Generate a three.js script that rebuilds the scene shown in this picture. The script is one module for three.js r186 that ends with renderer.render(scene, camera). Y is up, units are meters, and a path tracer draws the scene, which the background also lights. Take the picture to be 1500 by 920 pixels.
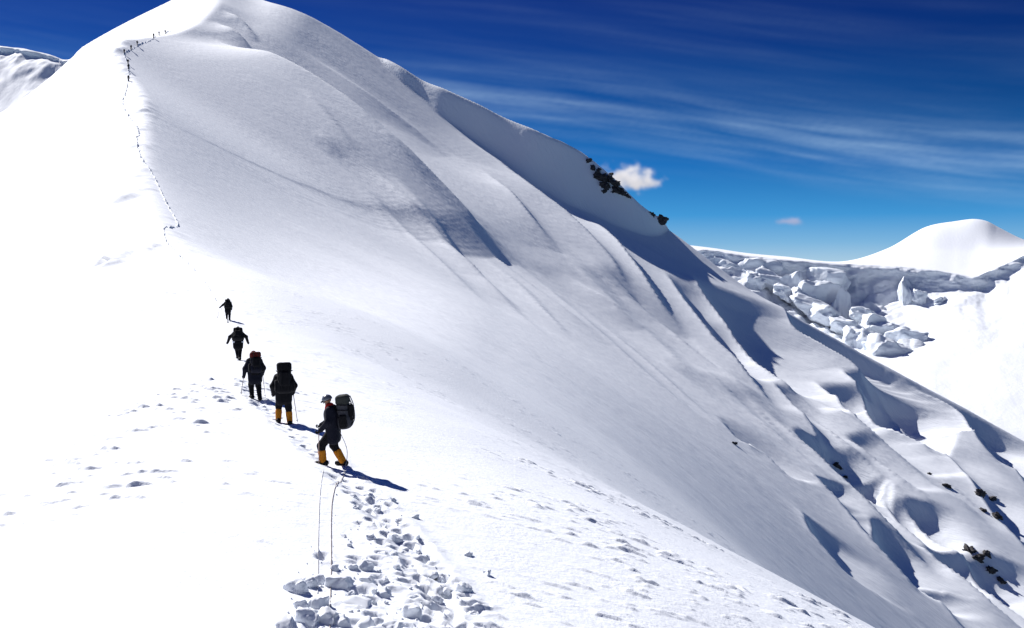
import * as THREE from 'three';
import { mergeGeometries, mergeVertices } from 'three/addons/utils/BufferGeometryUtils.js';

// ------------------------------------------------------------------ camera, sun, exposure
const scene = new THREE.Scene();
const EYE = 4.7, FOCAL = 1608, PITCH = -Math.atan(76 / FOCAL);
const camera = new THREE.PerspectiveCamera(2 * Math.atan(460 / FOCAL) * 180 / Math.PI, 1024 / 628, 0.1, 6000);
camera.position.set(0, EYE, 0);
camera.rotation.x = PITCH;
camera.updateMatrixWorld(true);
const renderer = new THREE.WebGLRenderer({ antialias: true });
renderer.setSize(1024, 628);
renderer.toneMapping = THREE.LinearToneMapping;
renderer.toneMappingExposure = 1.55;
renderer.shadowMap.enabled = true;

const SUN_AZ = [-0.70, -0.714], SUN_EL = 41.5 * Math.PI / 180;     // towards the sun: behind the ridge, to the left
const SUN = new THREE.Vector3(SUN_AZ[0] * Math.cos(SUN_EL), Math.sin(SUN_EL), SUN_AZ[1] * Math.cos(SUN_EL)).normalize();
const sun = new THREE.DirectionalLight(new THREE.Color().setRGB(1, 0.965, 0.925), 4.8);
sun.position.copy(SUN).multiplyScalar(900).add(new THREE.Vector3(0, 0, -300));
sun.target.position.set(0, 0, -300);
sun.castShadow = true;
Object.assign(sun.shadow.camera, { left: -700, right: 700, top: 700, bottom: -700, near: 1, far: 2500 });
sun.shadow.mapSize.set(4096, 4096);
scene.add(sun, sun.target);

// ------------------------------------------------------------------ small helpers
function rng(seed) { let s = seed >>> 0; return () => { s = (s + 0x6D2B79F5) | 0; let t = Math.imul(s ^ (s >>> 15), 1 | s); t = (t + Math.imul(t ^ (t >>> 7), 61 | t)) ^ t; return ((t ^ (t >>> 14)) >>> 0) / 4294967296; }; }
const clamp = (v, a, b) => v < a ? a : v > b ? b : v, lerp = (a, b, t) => a + (b - a) * t;
const step = (a, b, v) => { const t = clamp((v - a) / (b - a), 0, 1); return t * t * (3 - 2 * t); };
const PERM = new Uint8Array(512), GX = new Float64Array(256), GY = new Float64Array(256);
{ const r = rng(7), p = [...Array(256).keys()]; for (let i = 255; i > 0; i--) { const j = Math.floor(r() * (i + 1)); [p[i], p[j]] = [p[j], p[i]]; } for (let i = 0; i < 512; i++) PERM[i] = p[i & 255]; for (let i = 0; i < 256; i++) { GX[i] = Math.cos(i / 256 * 6.2832); GY[i] = Math.sin(i / 256 * 6.2832); } }
function noise(x, y) {                                            // gradient noise, about -0.7 .. 0.7
  const xi = Math.floor(x), yi = Math.floor(y), fx = x - xi, fy = y - yi, a = xi & 255, b = yi & 255;
  const u = fx * fx * fx * (fx * (fx * 6 - 15) + 10), v = fy * fy * fy * (fy * (fy * 6 - 15) + 10);
  const A = PERM[a] + b, B = PERM[(a + 1) & 255] + b;
  const g = (h, dx, dy) => GX[h] * dx + GY[h] * dy;
  return lerp(lerp(g(PERM[A & 511], fx, fy), g(PERM[B & 511], fx - 1, fy), u), lerp(g(PERM[(A + 1) & 511], fx, fy - 1), g(PERM[(B + 1) & 511], fx - 1, fy - 1), u), v);
}
function fbm(x, y, n) { let s = 0, a = 1; for (let i = 0; i < n; i++) { s += a * noise(x, y); x = x * 2.03 + 17.3; y = y * 2.03 - 9.1; a *= 0.5; } return s; }
const noise3 = (x, y, z) => (noise(x + z * 0.37, y - z * 0.71) + noise(y + 31.7 + x * 0.21, z + 11.2) + noise(z - 7.3, x + 5.1 - y * 0.33)) / 1.6;

const taken = {};
function numbered(name) { const n = taken[name] = (taken[name] ?? -1) + 1; return n ? `${name}_${String(n).padStart(3, '0')}` : name; }
function mesh(name, geometry, material, parent) { const m = new THREE.Mesh(geometry, material); m.name = name; m.castShadow = m.receiveShadow = true; parent.add(m); return m; }
function group(name) { const g = new THREE.Group(); g.name = numbered(name); scene.add(g); return g; }
function tag(o, label, category, set, kind) { if (label) o.userData.label = label; if (category) o.userData.category = category; if (set) o.userData.group = set; if (kind) o.userData.kind = kind; return o; }

// measured places: a direction from the survey point plus a distance (z depth) gives a point of the terrain
const CP = Math.cos(PITCH), SP = Math.sin(PITCH);
function ray(px, py) { const a = (px - 750) / FOCAL, b = (460 - py) / FOCAL; return new THREE.Vector3(a, b * CP + SP, b * SP - CP); }
function at(px, py, d) { const r = ray(px, py), t = d / -r.z; return new THREE.Vector3(r.x * t, EYE + r.y * t, -d); }

// ------------------------------------------------------------------ sky
{
  const W = 4096, H = 2048, data = new Float32Array(W * H * 4);
  const K = 1 / 1.55;
  // colour by height above the horizon (degrees), scene-linear
  const stops = [[0, 0.40, 0.60, 0.76], [1.0, 0.21, 0.47, 0.74], [2.4, 0.06, 0.34, 0.73], [5, 0.009, 0.19, 0.61], [8, 0.008, 0.10, 0.40], [11, 0.003, 0.045, 0.28], [14, 0.002, 0.022, 0.21], [30, 0.002, 0.02, 0.18], [90, 0.002, 0.018, 0.16]];
  const puffs = [[6.1, 4.25, 1.6, 0.72, 1.0], [14.1, 2.05, 0.8, 0.22, 0.4]];
  { const r = rng(41); for (let i = 0; i < 14; i++) puffs.push([45 + i * 21 + r() * 12, 2 + r() * 3, 0.8 + r() * 1.4, 0.3 + r() * 0.4, 0.6 + r() * 0.4]); }
  for (let j = 0; j < H; j++) {
    const el = ((j + 0.5) / H - 0.5) * 180;
    let k = 0; while (k < stops.length - 2 && el > stops[k + 1][0]) k++;
    const t = clamp((el - stops[k][0]) / (stops[k + 1][0] - stops[k][0]), 0, 1), A = stops[k], B = stops[k + 1];
    const r0 = lerp(A[1], B[1], t), g0 = lerp(A[2], B[2], t), b0 = lerp(A[3], B[3], t);
    const ce = Math.cos(el * Math.PI / 180), se = Math.sin(el * Math.PI / 180);
    for (let i = 0; i < W; i++) {
      const o = (j * W + i) * 4, ang = ((i + 0.5) / W - 0.5) * 2 * Math.PI;
      let r = r0, g = g0, b = b0;
      if (el > -0.5) {
        const dx = Math.cos(ang) * ce, dz = Math.sin(ang) * ce, c = clamp(dx * SUN.x + se * SUN.y + dz * SUN.z, -1, 1);
        // air is brighter towards the sun
        const glow = 0.38 + 1.2 * Math.pow(0.5 + 0.5 * c, 4), lift = 0.03 * Math.pow(0.5 + 0.5 * c, 6);
        const gl = lerp(1, glow, step(0, 7, el)); r = r * gl + lift * 0.35; g = g * gl + lift * 0.9; b = b * gl + lift * 1.2;
        const az = Math.atan2(dx, -dz) * 180 / Math.PI;
        // thin high streaks
        const y = el + az * 0.105 - 1.1 * noise(az * 0.035 + 3, 1.5);
        const streak = fbm(az * 0.075 + 0.25 * y, y * 0.95, 5) * 0.75 + 0.42;
        const fine = fbm(az * 0.16, y * 3.2 + 7, 4) * 0.5 + 0.55;
        const band = Math.exp(-Math.pow((y - 7.6) / 1.5, 2)) + 0.10 * Math.exp(-Math.pow((y - 12) / 3, 2)) + 0.2 * step(16, 30, y) * step(70, 40, y);
        let ci = clamp(band * streak * fine * 1.15, 0, 1) * 0.75 * (0.55 + 0.45 * Math.cos((az - 26) * Math.PI / 60));
        r = lerp(r, 0.42, ci); g = lerp(g, 0.62, ci); b = lerp(b, 0.86, ci);
        for (const [pa, pe, wa, we, den] of puffs) {
          let da = az - pa; if (da > 180) da -= 360; if (da < -180) da += 360;
          if (Math.abs(da) > 3 * wa || Math.abs(el - pe) > 3 * we) continue;
          const u = da / wa, v = (el - pe) / we + 0.22 * u;
          const d = Math.hypot(u, v > 0 ? v * 0.95 : v * 1.15) + 0.55 * fbm(az * 1.6 + pa, el * 2.6, 5);
          const m = step(1.15, 0.25, d) * den, lit = 0.86 + 0.16 * clamp(v, -1, 1) + 0.1 * fbm(az * 2.3, el * 3.1 + 4, 3);
          const thin = den < 0.5; r = lerp(r, (thin ? 0.9 : 0.86) * lit, m); g = lerp(g, (thin ? 0.66 : 0.85) * lit, m); b = lerp(b, (thin ? 0.72 : 0.90) * lit, m);
        }
      }
      data[o] = r * K; data[o + 1] = g * K; data[o + 2] = b * K; data[o + 3] = 1;
    }
  }
  const sky = new THREE.DataTexture(data, W, H, THREE.RGBAFormat, THREE.FloatType);
  sky.mapping = THREE.EquirectangularReflectionMapping; sky.magFilter = sky.minFilter = THREE.LinearFilter; sky.needsUpdate = true;
  scene.background = sky; scene.environment = sky;
}

// ------------------------------------------------------------------ the mountain's base shape: three flanks meeting in crests
function spline2(points) {                                        // thin plate spline y(x, z) through the points
  const n = points.length, N = n + 3, S = 0.01, M = [];
  const U = r2 => r2 < 1e-12 ? 0 : r2 * Math.log(r2);
  for (let i = 0; i < N; i++) M.push(new Float64Array(N + 1));
  for (let i = 0; i < n; i++) {
    for (let j = 0; j < n; j++) M[i][j] = U(((points[i].x - points[j].x) * S) ** 2 + ((points[i].z - points[j].z) * S) ** 2);
    M[i][i] += 0.002;
    const c = [1, points[i].x * S, points[i].z * S];
    for (let k = 0; k < 3; k++) { M[i][n + k] = c[k]; M[n + k][i] = c[k]; }
    M[i][N] = points[i].y;
  }
  for (let c = 0; c < N; c++) {
    let p = c; for (let r = c + 1; r < N; r++) if (Math.abs(M[r][c]) > Math.abs(M[p][c])) p = r;
    [M[c], M[p]] = [M[p], M[c]];
    for (let r = 0; r < N; r++) if (r !== c) { const f = M[r][c] / M[c][c]; if (f) for (let k = c; k <= N; k++) M[r][k] -= f * M[c][k]; }
  }
  const w = M.map((row, i) => row[N] / row[i]), X = points.map(p => p.x * S), Z = points.map(p => p.z * S);
  return (x, z) => { x *= S; z *= S; let s = w[n] + w[n + 1] * x + w[n + 2] * z; for (let i = 0; i < n; i++) { const dx = x - X[i], dz = z - Z[i], r2 = dx * dx + dz * dz; if (r2 > 1e-12) s += w[i] * r2 * Math.log(r2); } return s; };
}
const V = (x, y, z) => new THREE.Vector3(x, y, z), back = (v, d, dy) => V(v.x, v.y + dy, v.z - d);
const crest = [at(285, 398, 125), at(215, 345, 168), at(200, 300, 205), at(182, 235, 265), at(157, 130, 375), at(162, 76, 440), at(270, 42, 520), at(312, 2, 565)];
const platform = [V(0, 3.1, 2), V(-8, 2.2, 6), V(-2, 1.1, -7), V(-9, 0.3, -14), V(-9.5, 0.3, -24), V(-14.5, 0.3, -40), V(-26, 0.35, -85)];
// the crest as a line over distance, the near right-hand flank that rolls off it, and the great plane of the far face
const spine = [V(-1, 3.4, 60), V(-1.5, 3.3, 6), V(-4, 1.2, -7), V(-8.5, 0.35, -14), V(-10, 0.35, -24), V(-15, 0.35, -40), V(-27, 0.4, -85), ...crest, V(-165, 160, -650), V(-200, 60, -800)];
function alongSpine(z) {
  let i = 0; while (i < spine.length - 2 && z < spine[i + 1].z) i++;
  const p = spine[Math.max(0, i - 1)], a = spine[i], b = spine[i + 1], c = spine[Math.min(spine.length - 1, i + 2)], t = clamp((a.z - z) / (a.z - b.z), 0, 1);
  const f = k => { const m0 = (b[k] - p[k]) / Math.max(1e-6, p.z - b.z) * (a.z - b.z), m1 = (c[k] - a[k]) / Math.max(1e-6, a.z - c.z) * (a.z - b.z), t2 = t * t, t3 = t2 * t; return (2 * t3 - 3 * t2 + 1) * a[k] + (t3 - 2 * t2 + t) * m0 + (-2 * t3 + 3 * t2) * b[k] + (t3 - t2) * m1; };
  return [f('x'), f('y')];
}
const FX = -0.45, FZ = -0.33, facePlane = (x, z) => { const t = -z - 493, u = Math.max(0, z + 400), v = Math.min(u, 110); return 78 + (0.0013 * v * v + 0.286 * (u - v)) * step(130, 0, x) * step(-85, -5, x) + FX * (x + 145) + FZ * (z + 413) + (t > 0 ? 0.23 * t * t / (t + 12) * step(-165, -105, x) : 0); };
const spurFoot = [[-96, -640], [-68, -568], [-37, -536], [-10, -519], [16, -503], [41, -501], [62, -506], [74, -522], [100, -600]];
function spur(x, z) {                                             // the steeper wall under the right-hand skyline
  if (z > -480 || x < -90 || x > 100) return 0;
  let i = 0; while (i < spurFoot.length - 2 && x > spurFoot[i + 1][0]) i++;
  const p = spurFoot[Math.max(0, i - 1)], a = spurFoot[i], b = spurFoot[i + 1], c = spurFoot[Math.min(spurFoot.length - 1, i + 2)], w = b[0] - a[0], t = (x - a[0]) / w, t2 = t * t, t3 = t2 * t;
  const m0 = (b[1] - p[1]) / (b[0] - p[0]) * w, m1 = (c[1] - a[1]) / (c[0] - a[0]) * w;
  const d = (2 * t3 - 3 * t2 + 1) * a[1] + (t3 - 2 * t2 + t) * m0 + (-2 * t3 + 3 * t2) * b[1] + (t3 - t2) * m1 - z + 3 * noise(x * 0.05, z * 0.05);
  return d > 0 ? 2 * d * d / (d + 2) : 0;
}
function right(x, z) {
  const [cx, cy] = alongSpine(z), u = x - cx, d = -z, r = lerp(25, 8, step(60, 200, d)), fall = lerp(0.72, 0.8, step(60, 200, d));
  const n = u > 0 ? cy - fall * (Math.sqrt(u * u + r * r) - r) : cy - 0.25 * u;
  const f = facePlane(x, z) + spur(x, z);
  const k = 9 + 34 * step(60, 200, d) * step(430, 330, d), h = clamp(0.5 + 0.5 * (n - f) / k, 0, 1);
  return lerp(f, n, h) + k * h * (1 - h);
}
const left = spline2([...crest, ...platform, at(330, -35, 605),
  at(0, 300, 250), at(0, 400, 160), at(0, 450, 95), at(0, 600, 44), V(-11, -0.2, -16), V(-20, 0.5, -5), V(-60, -9, -40), at(-300, 330, 300), at(-300, 420, 160), at(0, 190, 450), at(-250, 250, 450), at(110, 92, 540), at(250, 10, 590)]);
const skyline = [at(-250, 330, 470), at(0, 187, 500), at(115, 90, 570), at(250, 20, 610), at(335, -28, 640), at(400, 0, 590), at(480, 36, 580), at(560, 86, 569), at(620, 120, 550), at(700, 152, 532), at(800, 196, 515), at(850, 218, 513), at(900, 262, 512), at(940, 300, 511), at(975, 328, 522), at(1100, 422, 498), at(1300, 532, 476), at(1500, 642, 456), at(1800, 815, 420)];
const rear = spline2([...skyline, ...skyline.map(p => back(p, 70, -42)), ...skyline.filter((p, i) => i % 2).map(p => back(p, 240, -150))]);
const smin = (a, b, k) => { const h = clamp(0.5 + 0.5 * (b - a) / k, 0, 1); return lerp(b, a, h) - k * h * (1 - h); };
function base(x, z) {
  const L = left(x, z), R = right(x, z), d = -z, k = d < 90 ? 1.0 : lerp(1.0, 2.2, step(90, 250, d));
  const f = smin(L, R, k);
  return d > 150 ? smin(f, rear(x, z), 3) : f;
}
function hit(px, py, f = base, from = 8, to = 900) {                // where a measured direction meets the snow
  const r = ray(px, py); r.multiplyScalar(1 / -r.z);
  let t = from, dt = 0.5;
  for (; t < to; t += dt) { dt = Math.max(0.25, t * 0.006); if (EYE + r.y * t < f(r.x * t, -t)) break; }
  let a = t - dt, b = t; for (let i = 0; i < 30; i++) { const m = (a + b) / 2; if (EYE + r.y * m < f(r.x * m, -m)) b = m; else a = m; }
  return V(r.x * b, EYE + r.y * b, -b);
}

// wind-built ribs on the big face. Each is a crest line: 'c' with a scooped lee side on its right, 'b' the edge of a swell on its left
const ribs = [];
function rib(kind, A, w, line, s0 = 0.45, s1 = 0.93) {
  const pts = line.map(([x, y]) => hit(x, y)), e = pts[pts.length - 1], e0 = pts[pts.length - 2]; pts.push(e.clone().lerp(kind === 'b' ? pts[pts.length - 3] : e0, kind === 'b' ? -0.8 : -0.35)); const end = (pts.length - 2) / (pts.length - 1); if (kind === 'c') pts.unshift(pts[0].clone().lerp(pts[1], -0.5));
  const curve = new THREE.CatmullRomCurve3(pts.map(p => V(p.x, 0, p.z))), n = 8 * (pts.length - 1) + 6, P = curve.getPoints(n);
  const xs = P.map(p => p.x), zs = P.map(p => p.z), m = w * 4;
  ribs.push({ kind, end, xs, zs, n, A, w, s0, s1, x0: Math.min(...xs) - m, x1: Math.max(...xs) + m, z0: Math.min(...zs) - m, z1: Math.max(...zs) + m });
}
rib('b', 16, 39.6, [[300, 52], [345, 84], [400, 122], [500, 192], [600, 268], [690, 338], [742, 382]]);
rib('b', 3.18, 17.6, [[420, 60], [520, 130], [600, 190], [660, 232]]);
rib('b', 4.16, 8.8, [[312, 30], [338, 50], [360, 68], [384, 92]]);
rib('b', 2.69, 5.5, [[326, 14], [346, 28], [362, 42], [380, 62]]);
rib('b', 6.48, 18.7, [[650, 178], [720, 238], [790, 300], [870, 366], [934, 438]]);
rib('b', 4.9, 15.4, [[845, 300], [893, 353], [953, 430], [1006, 484]]);
rib('b', 1.8, 9, [[820, 392], [895, 443], [944, 480]]);
rib('b', 3.67, 13.2, [[700, 250], [760, 310], [820, 372]]);
rib('b', 2.94, 11, [[560, 270], [640, 340], [720, 415]]);
rib('c', 6.26, 10.9, [[985, 415], [1017, 460], [1043, 493], [1082, 530]], 0.35, 0.45);
rib('c', 12.5, 17.7, [[1020, 415], [1050, 450], [1083, 487], [1133, 540], [1188, 584]], 0.35, 0.45);
rib('c', 12.5, 17.7, [[1110, 424], [1160, 473], [1200, 500], [1250, 533], [1285, 570]], 0.35, 0.45);
rib('c', 8.35, 12.2, [[1200, 540], [1221, 563], [1248, 602], [1289, 639], [1340, 680]], 0.35, 0.45);
rib('c', 10.4, 14.3, [[1240, 540], [1264, 565], [1289, 602], [1330, 627], [1375, 654]], 0.35, 0.45);
rib('c', 7.34, 10.9, [[1340, 560], [1400, 595], [1430, 640], [1454, 668]], 0.35, 0.45);
rib('c', 7.34, 10.2, [[1170, 632], [1205, 668], [1255, 722], [1352, 812]], 0.35, 0.45);
rib('c', 3.13, 4.76, [[1092, 650], [1115, 662], [1147, 690]], 0.35, 0.45);
rib('c', 3.66, 4.76, [[1250, 680], [1270, 698], [1300, 716]], 0.35, 0.45);
rib('c', 4.18, 6.12, [[1300, 712], [1318, 740], [1350, 774]], 0.35, 0.45);
rib('c', 3.66, 5.44, [[1335, 730], [1368, 766], [1405, 800]], 0.35, 0.45);
rib('c', 3.34, 5.44, [[1178, 758], [1192, 784], [1226, 824]], 0.35, 0.45);
rib('c', 5.74, 7.48, [[1278, 768], [1290, 806], [1336, 856]], 0.35, 0.45);
rib('c', 6.26, 10.2, [[1358, 796], [1400, 838], [1480, 908]], 0.35, 0.45);
rib('c', 5.22, 8.16, [[1412, 800], [1440, 838], [1500, 892]], 0.35, 0.45);
rib('c', 4.18, 7.48, [[1420, 700], [1450, 745], [1500, 800]], 0.35, 0.45);
rib('c', 2.51, 4.08, [[1195, 700], [1210, 715], [1236, 740]], 0.35, 0.45);
rib('c', 4, 8, [[1040, 470], [1075, 520], [1120, 572]], 0.35, 0.45);
rib('c', 3.5, 7, [[1140, 560], [1175, 600], [1215, 652]], 0.35, 0.45);
rib('c', 3.5, 7, [[1290, 560], [1320, 590], [1352, 640]], 0.35, 0.45);
rib('c', 3, 6, [[1380, 650], [1412, 690], [1450, 742]], 0.35, 0.45);
rib('c', 3, 6, [[1250, 640], [1290, 672], [1330, 706]], 0.35, 0.45);
rib('c', 2.4, 5, [[1232, 740], [1258, 772], [1286, 806]], 0.35, 0.45);
rib('c', 2.4, 5, [[1350, 850], [1378, 880], [1410, 920]], 0.35, 0.45);
rib('c', 3, 6, [[1440, 620], [1470, 660], [1500, 706]], 0.35, 0.45);
// finer wind lines between the large ribs
{
  const r = rng(23);
  for (let i = 0; i < 26; i++) {                                     // long shallow flutes running straight down the face
    const px = 430 + 780 * r(), py = 0.58 * (px - 420) + 110 + r() * 130, l = 130 + 150 * r(), k = 0.74 + 0.14 * r(), A = 0.9 + 1.3 * r();
    if (py + l * k > 0.6 * (px + l) + 20) continue;
    rib(r() < 0.65 ? 'b' : 'c', A, 6 + 5 * r(), [[px, py], [px + l * 0.33, py + l * 0.33 * k], [px + l * 0.66, py + l * 0.67 * k], [px + l, py + l * k * 1.02]], 0.4, 0.5);
  }
  for (let i = 0; i < 46; i++) {
    const px = 420 + 1000 * r(), lo = 0.58 * (px - 420) + 70, py = lo + 40 + r() * 240, l = 40 + 90 * r(), k = 0.72 + 0.25 * r();
    if (py > 0.55 * px + 20) continue;
    const A = 0.35 + 0.7 * r();
    rib(r() < 0.6 ? 'b' : 'c', A, A * 3.6, [[px, py], [px + l * 0.5, py + l * 0.5 * k], [px + l, py + l * k * 1.04]], 0.5, 0.5);
  }
}
function ribbing(x, z) {
  let sum = 0;
  const whole = z < -150 ? step(-1, 9, rear(x, z) - right(x, z)) : 1;
  for (const r of ribs) {
    if (x < r.x0 || x > r.x1 || z < r.z0 || z > r.z1) continue;
    let best = 1e9, S = 0, N = 0;
    for (let i = 0; i < r.n; i++) {
      const ax = r.xs[i], az = r.zs[i], bx = r.xs[i + 1] - ax, bz = r.zs[i + 1] - az, l2 = bx * bx + bz * bz, t = ((x - ax) * bx + (z - az) * bz) / l2, tc = clamp(t, 0, 1);
      const ox = x - ax - bx * tc, oz = z - az - bz * tc, d2 = ox * ox + oz * oz;
      if (d2 < best) { best = d2; S = (i + tc) / r.n; N = Math.sign(ox * -bz + oz * bx) * Math.sqrt(d2); }
    }
    if (r.A < 13) N += r.w * (0.09 * noise(S * 5 + r.A * 7, 1.5) + 0.03 * noise(S * 17, r.w));
    const q = N / r.w, p = Math.abs(q);
    if (r.kind === 'b') {                                            // a long swell that rolls over and dies out downhill, cut off sharply on its right
      const E = r.end, s = 0.45 * E, t = S < s ? step(0, s, S) : S < E ? 1.1 * Math.cos(Math.PI / 2 * (S - s) / (E - s)) - 0.1 : -0.1 * step(1, E, S);
      sum += r.A * t * (q > 0 ? Math.exp(-1.1 * q) * step(3.8, 1.5, q) : Math.exp(7 * q)); continue;
    }
    const a = r.A * step(0, r.s0, S) * step(1, r.s1, S); if (a <= 0) continue;
    if (q > 0) sum += a * 0.22 * Math.exp(-2.2 * q) * step(2.5, 1.2, q);
    else sum += a * (0.22 * Math.exp(-4 * p) - (1 - Math.exp(-2.8 * p)) * step(4, 0.2, p));
  }
  return sum * whole;
}

// footsteps in the soft snow of the trail
const prints = [];
{
  const r = rng(77), walk = (line, gap, wid, depth) => {
    const P = line.map(([x, y]) => hit(x, y)), c = new THREE.CatmullRomCurve3(P), L = c.getLength(), n = Math.floor(L / gap);
    for (let i = 0; i <= n; i++) { const p = c.getPointAt(i / n), t = c.getTangentAt(i / n), s = (i % 2 ? 1 : -1) * wid * (0.6 + 0.8 * r()); prints.push({ x: p.x - t.z * s, z: p.z + t.x * s, a: Math.atan2(t.z, t.x) + (r() - 0.5) * 0.5, l: 0.15 + 0.05 * r(), w: 0.07 + 0.03 * r(), d: depth * (0.6 + 0.7 * r()) }); }
  };
  walk([[498, 698], [535, 730], [585, 790], [625, 850], [665, 918]], 0.42, 0.2, 0.13);
  walk([[508, 698], [556, 748], [600, 812], [660, 880], [700, 925]], 0.6, 0.3, 0.11);
  walk([[496, 694], [455, 655], [430, 636], [400, 603], [372, 572], [354, 545], [345, 510], [336, 480]], 0.62, 0.14, 0.09);
  for (let i = 0; i < 60; i++) { const t = Math.sqrt(r()), px = lerp(525, 585, t) + (r() - 0.5) * lerp(50, 300, t), py = lerp(705, 925, t), p = hit(px, py); prints.push({ x: p.x, z: p.z, a: r() * 3.1, l: 0.1 + 0.14 * r(), w: 0.07 + 0.08 * r(), d: 0.03 + 0.08 * r() }); }
}
const printGrid = new Map();
for (const p of prints) for (let i = -1; i <= 1; i++) for (let j = -1; j <= 1; j++) { const k = (Math.floor(p.x) + i) * 4096 + Math.floor(p.z) + j; if (!printGrid.has(k)) printGrid.set(k, []); printGrid.get(k).push(p); }
function printing(x, z) {
  const list = printGrid.get(Math.floor(x) * 4096 + Math.floor(z)); if (!list) return 0;
  let lo = 0, up = 0;
  for (const p of list) {
    const c = Math.cos(p.a), s = Math.sin(p.a), dx = x - p.x, dz = z - p.z, u = (dx * c + dz * s) / p.l, v = (-dx * s + dz * c) / p.w, q = Math.sqrt(u * u + v * v);
    if (q > 2.4) continue;
    lo = Math.min(lo, -p.d * step(1.25, 0.45, q + 0.25 * noise(x * 9, z * 9))); up += p.d * 0.3 * Math.exp(-Math.pow((q - 1.5) * 2.2, 2));
  }
  return lo + Math.min(up, 0.06);
}

const lump = hit(178, 380);
const rut = new THREE.CatmullRomCurve3([[690, 940], [640, 860], [590, 790], [540, 730], [500, 696], [455, 655], [425, 630], [400, 603], [374, 576], [354, 540], [345, 510], [336, 478], [318, 445], [303, 420]].map(([x, y]) => hit(x, y))).getPoints(120);
function rutting(x, z) {
  let best = 9;
  for (let i = 0; i < 120; i++) { const a = rut[i], b = rut[i + 1]; if (Math.abs(a.z - z) > 4 && Math.abs(b.z - z) > 4) continue; const bx = b.x - a.x, bz = b.z - a.z, t = clamp(((x - a.x) * bx + (z - a.z) * bz) / (bx * bx + bz * bz), 0, 1), q = (x - a.x - bx * t) ** 2 + (z - a.z - bz * t) ** 2; if (q < best) best = q; }
  if (best > 1.5) return 0;
  const d = Math.sqrt(best) + 0.16 * noise(x * 2.3, z * 2.3), k = 0.55 + 0.9 * noise(x * 0.9 + 3, z * 0.9);
  return k * (-0.10 * Math.exp(-Math.pow(d / 0.3, 2)) + 0.05 * Math.exp(-Math.pow((d - 0.52) / 0.16, 2)));
}
function detail(x, z, cell) {
  const d = -z; let y = 0;
  // fall-line streaks and drifts on the face
  const across = (x * -0.62 + z * 0.78), along = (x * 0.78 + z * 0.62), out = step(2, 22, x + 0.27 * (d - 20));
  const far = step(70, 200, d);
  y += out * (0.5 * far * fbm(across * 0.045, along * 0.012, 2) + 0.16 * fbm(across * 0.16, along * 0.03, 2) + (cell < 0.6 ? 0.05 : 0.06 + 0.14 * far) * fbm(across * 0.3, along * 0.025, 2));
  y += out * far * 0.03 * noise(x * 0.42, z * 0.42);
  // broken edge along the crest above the saddle
  if (d > 128 && d < 470) {
    const k = left(x, z) - right(x, z), w = Math.exp(-Math.pow((k + 0.8) / 2.6, 2)) * step(128, 165, d) * step(470, 420, d);
    if (w > 0.01) y += w * (3.2 * clamp(fbm(x * 0.05 + 3, z * 0.045, 3) - 0.1, 0, 0.45) + 0.9 * clamp(fbm(x * 0.2, z * 0.16 + 9, 2) - 0.15, 0, 0.5));
  }
  { const dx = x - lump.x, dz = z - lump.z, q = Math.hypot(dx, dz * 0.6); if (q < 12) y += 1.3 * Math.exp(-Math.pow((q - 2.6) / 1.4, 2)) * (0.5 + noise(x * 0.5, z * 0.4)) - 0.7 * Math.exp(-q * q / 5); }
  if (d < 140) {
    // gentle hollows and hard wind crust
    y += 0.10 * fbm(x * 0.16 + 4, z * 0.12, 2) * step(140, 70, d);
    const s = fbm(x * 1.15 + 0.3 * z, z * 2.9 - 0.5 * x, 3), patch = step(-0.15, 0.35, fbm(x * 0.13 - 8, z * 0.1 + 2, 2) + 0.05);
    y += (0.03 + 0.17 * patch) * (1 + 0.3 * step(-3, -9, x)) * Math.max(0, s - 0.25) * (1 + 0.3 * out);
    if (cell < 0.3 && d > 9 && d < 125) y += rutting(x, z);
    if (cell < 0.1) y += 0.010 * fbm(x * 2.6, z * 3.2, 3) + printing(x, z);
  }
  return y;
}
const height = (x, z, cell = 0.05) => base(x, z) + ribbing(x, z) + detail(x, z, cell);

// ------------------------------------------------------------------ snow material (fine relief only)
function grain(size, f) {
  const d = new Uint8Array(size * size * 4);
  for (let j = 0; j < size; j++) for (let i = 0; i < size; i++) {
    const x = i / size, y = j / size, T = (a, b) => f(a, b);        // blend of shifted copies so that the tile closes
    const u = step(0, 1, x), v = step(0, 1, y);
    const n = lerp(lerp(T(x, y), T(x - 1, y), u), lerp(T(x, y - 1), T(x - 1, y - 1), u), v);
    const o = (j * size + i) * 4; d[o] = d[o + 1] = d[o + 2] = clamp(127 + 127 * n, 0, 255); d[o + 3] = 255;
  }
  const t = new THREE.DataTexture(d, size, size); t.wrapS = t.wrapT = THREE.RepeatWrapping; t.magFilter = THREE.LinearFilter; t.minFilter = THREE.LinearMipmapLinearFilter; t.generateMipmaps = true; t.needsUpdate = true; return t;
}
const fineGrain = grain(512, (x, y) => 0.7 * fbm(x * 24, y * 24, 4)), farGrain = grain(1024, (x, y) => 0.55 * fbm(x * 40, y * 40, 3) + 0.3 * fbm(x * 9, y * 9, 2));
const SNOW = [0.74, 0.775, 0.825];
function snow(map, scale, rgb = SNOW) { return new THREE.MeshStandardMaterial({ color: new THREE.Color().setRGB(...rgb), roughness: 0.82, metalness: 0, bumpMap: map, bumpScale: scale }); }
const snowNear = snow(fineGrain, 0.02), snowMid = snow(fineGrain, 0.03), snowFar = snow(farGrain, 0.32), snowBlock = snow(null, 0), ice = snow(farGrain, 0.3, [0.72, 0.77, 0.83]);

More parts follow.
